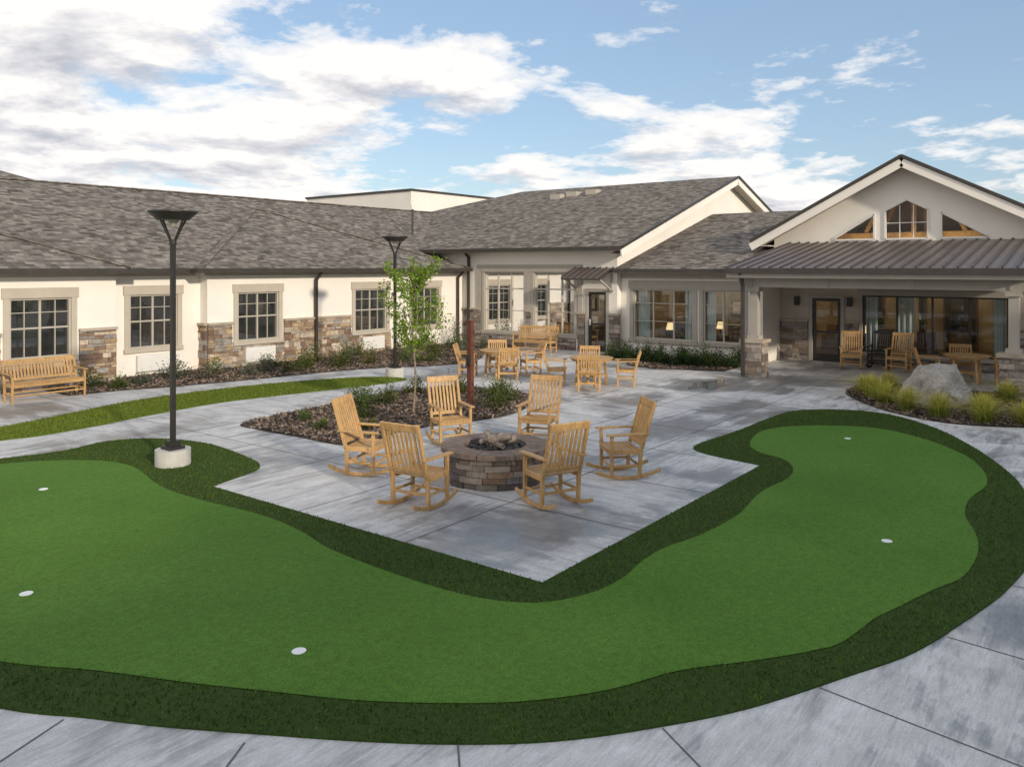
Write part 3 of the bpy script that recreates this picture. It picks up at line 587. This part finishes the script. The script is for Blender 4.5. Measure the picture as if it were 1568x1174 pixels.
def table(x,y):
    b=MB(); R=.58
    for i in range(9):
        y0=-R+i*2*R/9+.004; y1=-R+(i+1)*2*R/9-.004; a=lambda t: math.sqrt(max(.0001,R*R-t*t))
        q=[(-a(y0),y0),(a(y0),y0),(a((y0+y1)/2),(y0+y1)/2),(a(y1),y1),(-a(y1),y1),(-a((y0+y1)/2),(y0+y1)/2)]
        b.slab([(u,v,.74) for u,v in q],.025,'wood','wood')
    b.cyl((0,0,.66),(0,0,.712),R-.06,R-.06,'wood',24)
    for a in range(4):
        c,s=math.cos(a*math.pi/2+.78),math.sin(a*math.pi/2+.78); b.beam((c*.42,s*.42,0),(c*.36,s*.36,.68),.055,.055,'wood')
    b.beam((-.28,-.28,.25),(.28,.28,.25),.03,.05,'wood'); b.beam((-.28,.28,.255),(.28,-.28,.255),.03,.05,'wood')
    o=b.obj('round_patio_table'); o.location=(x,y,.002); return o
for i,(x,y) in enumerate(tables):
    table(x,y)
    for q in range(4):
        if i==2 and q in (2,): continue
        a=q*math.pi/2+(.75,.62,.3)[i]+random.uniform(-.15,.15); X,Y=x+.92*math.cos(a),y+.92*math.sin(a); place(ac,'patio_armchair',X,Y,face(X,Y,x,y)+random.uniform(-.15,.15))
bn=seatmesh('garden_bench',W=1.65,ns=20,rock=False,top=.95)
place(bn,'garden_bench',8.35,20.3,math.pi); place(bn,'garden_bench',23.9,17.3,math.pi/2+.1)

# fire pit
FP=empty('fire_pit',(9.27,7.43,0)); b=MB()
b.cyl((0,0,0),(0,0,.43),.70,.70,'joint',40); z=0
for cidx in range(5):
    h=.086; a=random.uniform(0,1); end=a+2*math.pi
    while a<end-.02:
        da=min(random.uniform(.2,.5),end-a); 
        if end-a-da<.12: da=end-a
        r1=.735+random.uniform(-.012,.02); t=random.choice([(.25,.21,.18),(.17,.145,.135),(.33,.28,.24),(.22,.165,.13),(.30,.20,.14),(.22,.20,.2)]); k=random.uniform(.65,1.15); g_=.006
        m=max(1,int(da/.15))
        for i in range(m):
            a0=a+da*i/m+(g_ if i==0 else 0); a1=a+da*(i+1)/m-(g_ if i==m-1 else 0); zz=z+.003
            P_=[(r*math.cos(q),r*math.sin(q)) for r,q in ((.69,a0),(r1,a0),(r1,a1),(.69,a1))]
            b.hexa([(*c,zz) for c in P_]+[(*c,zz+h-.006) for c in P_],'stone',tuple(x*k for x in t))
        a+=da
    z+=h
b.obj('stone_ring',FP)
b=MB(); nc=9
for c in range(nc):
    a0=c*2*math.pi/nc+.01; a1=(c+1)*2*math.pi/nc-.01; k=random.uniform(.85,1.15); m=5
    for i in range(m):
        q0=a0+(a1-a0)*i/m;q1=a0+(a1-a0)*(i+1)/m; P_=[(r*math.cos(q),r*math.sin(q)) for r,q in ((.46,q0),(.80,q0),(.80,q1),(.46,q1))]
        b.hexa([(*p_,.432) for p_ in P_]+[(*p_,.50) for p_ in P_],'stone',tuple(x*k for x in (.22,.165,.135)))
b.obj('cap_stones',FP)
b=MB(); b.cyl((0,0,.43),(0,0,.441),.47,.47,'ash',32)
for i in range(9):
    a=random.uniform(0,6.28); r=random.uniform(0,.15); L_=random.uniform(.14,.24); x,y=r*math.cos(a*2),r*math.sin(a*2); h=random.uniform(.49,.60)
    b.cyl((x-L_*math.cos(a),y-L_*math.sin(a),h-.03),(x+L_*math.cos(a),y+L_*math.sin(a),h+random.uniform(0,.1)),.04,.05,'log',9)
for i in range(60):
    a=random.uniform(0,6.28); r=random.uniform(.1,.44); x,y=r*math.cos(a),r*math.sin(a); s=random.uniform(.02,.045); b.beam((x-s,y,.445),(x+s*.7,y+s*.6,.46),s*1.5,s*1.5,'ash')
b.obj('logs',FP)

def lamp(x,y):
    b=MB(); b.cyl((0,0,0),(0,0,.26),.265,.265,'basecon',28); b.box(-.13,.13,-.13,.13,.26,.31,'bronze'); b.box(-.085,.085,-.085,.085,.31,.39,'bronze'); b.box(-.033,.033,-.033,.033,.39,3.52,'bronze')
    b.cyl((0,0,3.47),(0,0,3.54),.055,.055,'bronze',12)
    for a in range(4):
        c,s=math.cos(a*math.pi/2+.15),math.sin(a*math.pi/2+.15); b.beam((c*.03,s*.03,3.50),(c*.25,s*.25,3.88),.022,.022,'bronze')
    b.cyl((0,0,3.85),(0,0,3.965),.24,.365,'bronze',32); b.cyl((0,0,3.965),(0,0,3.985),.375,.375,'bronze',32)
    b.cyl((0,0,3.74),(0,0,3.85),.015,.10,'vinyl',10)
    o=b.obj('street_lamp'); o.location=(x,y,0); return o
lamp(6.77,11.91); lamp(16.09,16.54)
b=MB(); b.box(-.055,.055,-.055,.055,0,1.9,'redpost'); b.box(-.07,.07,-.07,.07,1.9,1.93,'redpost'); b.box(-.1,-.055,-.05,.05,.95,1.15,'bronze'); b.cyl((-.14,0,.9),(-.14,0,1.0),.02,.02,'bronze',8)
o=b.obj('rust_post'); o.location=(13.6,11.6,0)
import bmesh
bm=bmesh.new(); bmesh.ops.create_icosphere(bm,subdivisions=5,radius=1)
from mathutils import noise as mn
CUT=[(Vector(d_).normalized(),c_) for d_,c_ in (((-1,.3,.5),.66),((-.6,-.7,.6),.68),((.2,-.9,.4),.74),((-.1,.3,1),.72),((-.8,.9,.3),.72),((.5,.2,.9),.78),((-1,-.2,-.1),.74),((-.3,1,.8),.66),((-.5,-.1,1),.70))]
for v_ in bm.verts:
    d=v_.co.copy(); f=1+.16*mn.noise(d*1.1+Vector((3,1,2)))
    d=d*f
    for n_,c_ in CUT:
        e=d.dot(n_)-c_
        if e>0: d-=n_*e*.95
    d=d*(1+.09*mn.noise(d*4)+.045*mn.noise(d*11)); d.z*=(1.0+.25*d.y); v_.co=Vector((d.x*.72,d.y*.84,d.z*.84+.24))
me=bpy.data.meshes.new('boulder'); bm.to_mesh(me); bm.free(); me.materials.append(M['boulder'])
o=bpy.data.objects.new('boulder',me); COL.objects.link(o); o.location=(20.4,3.45,0)

# ------------------------------------------------------------------ plants
def leaves(C,size,m,name,parent=None,dark=.5,T=None):
    n=len(C); d=rng.normal(0,1,(n,3)); d/=np.linalg.norm(d,axis=1)[:,None]; e=np.cross(d,rng.normal(0,1,(n,3))); e/=np.linalg.norm(e,axis=1)[:,None]
    s=size*rng.uniform(.6,1.3,(n,1)); V=np.stack([C-d*s,C-e*s*.5,C+d*s,C+e*s*.5],1)
    if T is None:
        b=rng.uniform(dark,1.5,(n,1)); T=np.repeat(b,3,1); T[:,0]*=rng.uniform(.8,1.3,n)
    return quads(name,V,m,T,parent)
def shrub(x,y,r,h,m='shrub',n=700,size=.028,name='shrub'):
    k=rng.integers(6,10); cc=rng.normal(0,1,(k,3)); cc/=np.linalg.norm(cc,axis=1)[:,None]; cc*=rng.uniform(.3,.75,(k,1)); cc[:,2]=abs(cc[:,2])
    i=rng.integers(0,k,n); p=cc[i]+rng.normal(0,.2,(n,3)); p[:,2]=abs(p[:,2])
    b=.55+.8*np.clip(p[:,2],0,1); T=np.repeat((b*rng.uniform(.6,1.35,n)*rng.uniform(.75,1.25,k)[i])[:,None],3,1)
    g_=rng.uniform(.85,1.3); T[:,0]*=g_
    C=p*np.array([r,r,h])+np.array([x,y,.03]); return leaves(C,size,m,name,T=T)
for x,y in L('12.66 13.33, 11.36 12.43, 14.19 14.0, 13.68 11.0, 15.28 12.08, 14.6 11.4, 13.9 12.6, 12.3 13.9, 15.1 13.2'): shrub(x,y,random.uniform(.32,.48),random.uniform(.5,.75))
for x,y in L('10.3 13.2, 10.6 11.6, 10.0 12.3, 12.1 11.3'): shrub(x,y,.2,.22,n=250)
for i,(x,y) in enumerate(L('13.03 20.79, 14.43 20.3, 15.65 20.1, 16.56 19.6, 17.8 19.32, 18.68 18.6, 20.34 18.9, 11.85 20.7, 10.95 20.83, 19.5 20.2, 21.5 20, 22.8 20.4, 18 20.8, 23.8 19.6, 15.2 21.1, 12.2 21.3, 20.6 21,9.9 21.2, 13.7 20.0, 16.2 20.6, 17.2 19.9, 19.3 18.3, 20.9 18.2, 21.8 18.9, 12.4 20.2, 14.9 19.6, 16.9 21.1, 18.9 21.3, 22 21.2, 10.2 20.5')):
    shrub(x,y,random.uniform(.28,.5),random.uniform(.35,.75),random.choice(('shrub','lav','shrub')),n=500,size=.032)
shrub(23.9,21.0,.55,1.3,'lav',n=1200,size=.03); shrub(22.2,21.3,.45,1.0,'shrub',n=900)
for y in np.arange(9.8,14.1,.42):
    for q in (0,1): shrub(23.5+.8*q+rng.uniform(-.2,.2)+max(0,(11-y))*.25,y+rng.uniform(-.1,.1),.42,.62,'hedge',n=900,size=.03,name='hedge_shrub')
def tuft(x,y,r,h,n=520):
    a=rng.uniform(0,6.283,n); lean=abs(rng.normal(0,.6,n)); H=h*rng.uniform(.6,1.1,n); w=.006
    bx,by=x+rng.normal(0,.06,n),y+rng.normal(0,.06,n); ca,sa=np.cos(a),np.sin(a); V=[]
    pts=[]
    for t in (0,.4,.75,1):
        o=r*lean*(t**1.8)*1.5; z=.02+H*(t-.3*lean*t*t); pts.append(np.column_stack([bx+ca*o,by+sa*o,np.maximum(z,.02)]))
    side=np.column_stack([-sa,ca,np.zeros(n)])*w; T=[];b=rng.uniform(.55,1.5,n)
    for q in range(3):
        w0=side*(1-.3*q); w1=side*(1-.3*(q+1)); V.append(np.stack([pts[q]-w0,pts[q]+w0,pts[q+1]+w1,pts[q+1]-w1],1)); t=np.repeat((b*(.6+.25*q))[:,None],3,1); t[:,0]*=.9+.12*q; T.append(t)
    quads('ornamental_grass',np.concatenate(V),'ograss',np.concatenate(T))
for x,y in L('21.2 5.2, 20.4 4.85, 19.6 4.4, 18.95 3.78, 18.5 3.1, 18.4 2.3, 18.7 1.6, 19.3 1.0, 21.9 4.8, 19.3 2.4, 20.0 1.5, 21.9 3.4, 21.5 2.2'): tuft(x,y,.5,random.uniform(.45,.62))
TR=empty('young_tree',(12.25,12.02,0)); b=MB(); C=[]
N_=9; pts=[Vector((.03*math.sin(i*.9),.025*math.cos(i*1.3),3.2*i/N_)) for i in range(N_+1)]
for i in range(N_): b.cyl(pts[i],pts[i+1],.026*(1-i/N_*.8),.026*(1-(i+1)/N_*.8),'bark',8)
for i in range(36):
    z=random.uniform(1.15,2.9); a=i*2.4; ln=(.80-.18*abs(z-1.9))*random.uniform(.55,1.15); p0=Vector((0,0,z)); p1=p0+Vector((math.cos(a)*ln*.6,math.sin(a)*ln*.6,ln*.5)); p2=p1+Vector((math.cos(a)*ln*.25,math.sin(a)*ln*.25,ln*.5))
    b.cyl(p0,p1,.009,.006,'bark',5); b.cyl(p1,p2,.006,.003,'bark',5)
    for q in range(95):
        t=random.random(); p_=(p0.lerp(p1,t*2) if t<.5 else p1.lerp(p2,t*2-1)); 
        if t<.15: continue
        C.append(p_+Vector((random.gauss(0,.06),random.gauss(0,.06),random.gauss(0,.06))))
for q in range(60): C.append(Vector((random.gauss(0,.05),random.gauss(0,.05),random.uniform(2.6,3.3))))
b.obj('trunk',TR); leaves(np.array(C),.040,'leaf','foliage',TR)

# ------------------------------------------------------------------ world
W=bpy.data.worlds.new('World'); S.world=W; W.use_nodes=True; t=W.node_tree; t.nodes.clear()
SUNDIR=Vector((-.30,-.95,0)).normalized(); EL=math.radians(17)
class WN(NT):
    def __init__(s): s.t=t
k=WN(); mth=k.mth
sky=k.n('ShaderNodeTexSky'); sky.sky_type='NISHITA'; sky.sun_disc=False; sky.sun_elevation=EL; sky.sun_rotation=math.atan2(SUNDIR.x,SUNDIR.y)%(2*math.pi); sky.air_density=1.0; sky.dust_density=.6; sky.ozone_density=1.5
tc=k.n('ShaderNodeTexCoord'); sp=k.n('ShaderNodeSeparateXYZ'); k.l(tc.outputs['Generated'],sp.inputs[0])
X,Y,Z=sp.outputs; Zc=mth('MAXIMUM',Z,0.0); den=mth('ADD',Zc,.16)
cx=mth('DIVIDE',X,den); cy=mth('DIVIDE',Y,den); cv=k.n('ShaderNodeCombineXYZ'); k.l(cx,cv.inputs[0]); k.l(cy,cv.inputs[1])
side=mth('ADD',mth('MULTIPLY',X,.6088),mth('MULTIPLY',Y,-.7934)); backfill=mth('MAXIMUM',mth('ADD',mth('MULTIPLY',X,-.7934),mth('MULTIPLY',Y,-.6088)),0.0)
def cloud(off,sc=1.15,det=8,ro=.6,ds=.15):
    m_=k.n('ShaderNodeMapping'); k.l(cv.outputs[0],m_.inputs[0]); m_.inputs['Location'].default_value=off
    return k.noise(m_.outputs[0],sc,det,ro,ds)
n1=cloud((2.3,.7,0)); n2=cloud((2.3-.10,.7-.12,0)); n3=cloud((5.1,3.3,0),5.0,6,.62,.3)
cov=mth('MULTIPLY',side,-.26); low=mth('POWER',mth('SUBTRACT',1,mth('MULTIPLY',Zc,3.2,clamp=True)),2); low=mth('MULTIPLY',low,mth('MULTIPLY_ADD',mth('MAXIMUM',side,0.0),.55,.12))
puff=mth('MULTIPLY_ADD',n3,.22,-.11)
dens=mth('ADD',mth('ADD',mth('ADD',mth('ADD',n1,cov),low),puff),mth('MULTIPLY',backfill,.3))  # extra cloud cover behind the camera, added out of view as bright fill
mask=k.ramp(dens,[(.495,0),(.535,.6),(.59,1)])
shade=mth('SUBTRACT',n1,n2); sh=mth('MULTIPLY_ADD',shade,5.5,.73,clamp=True); sh=mth('ADD',sh,mth('MULTIPLY',puff,3.2)); thick=mth('SUBTRACT',dens,.55); thick=mth('SUBTRACT',thick,mth('MULTIPLY',backfill,.3)); sh2=mth('SUBTRACT',sh,mth('MULTIPLY',thick,.7),clamp=True)
cc=k.ramp(sh2,[(0,(3.7,3.8,4.2)),(.4,(5.3,5.25,5.45)),(.75,(7.0,6.8,6.6))])
blue=k.mix(sky.outputs[0],(2.7,3.75,5.3),.45)
col=k.mix(blue,cc,mask)
bg=k.n('ShaderNodeBackground'); bg.inputs[1].default_value=.15; k.l(col,bg.inputs[0]); wo=k.n('ShaderNodeOutputWorld'); k.l(bg.outputs[0],wo.inputs[0])
sd=bpy.data.lights.new('sun','SUN'); sd.energy=3.3; sd.angle=math.radians(2.5); sd.color=(1,.87,.70); so=bpy.data.objects.new('sun',sd); COL.objects.link(so)
dv=Vector((SUNDIR.x*math.cos(EL),SUNDIR.y*math.cos(EL),math.sin(EL))); so.rotation_euler=dv.to_track_quat('Z','Y').to_euler(); so.location=(0,-10,20)

cam=bpy.data.cameras.new('camera'); cam.sensor_width=36; cam.lens=28.24; cam.shift_y=-.1129; cam.clip_end=2000; co=bpy.data.objects.new('camera',cam); COL.objects.link(co)
co.location=(0,0,3.1); co.rotation_euler=(math.pi/2,0,-math.atan2(.7934,.6088)); S.camera=co
S.view_settings.view_transform='Standard'; S.view_settings.look='None'; S.view_settings.exposure=0
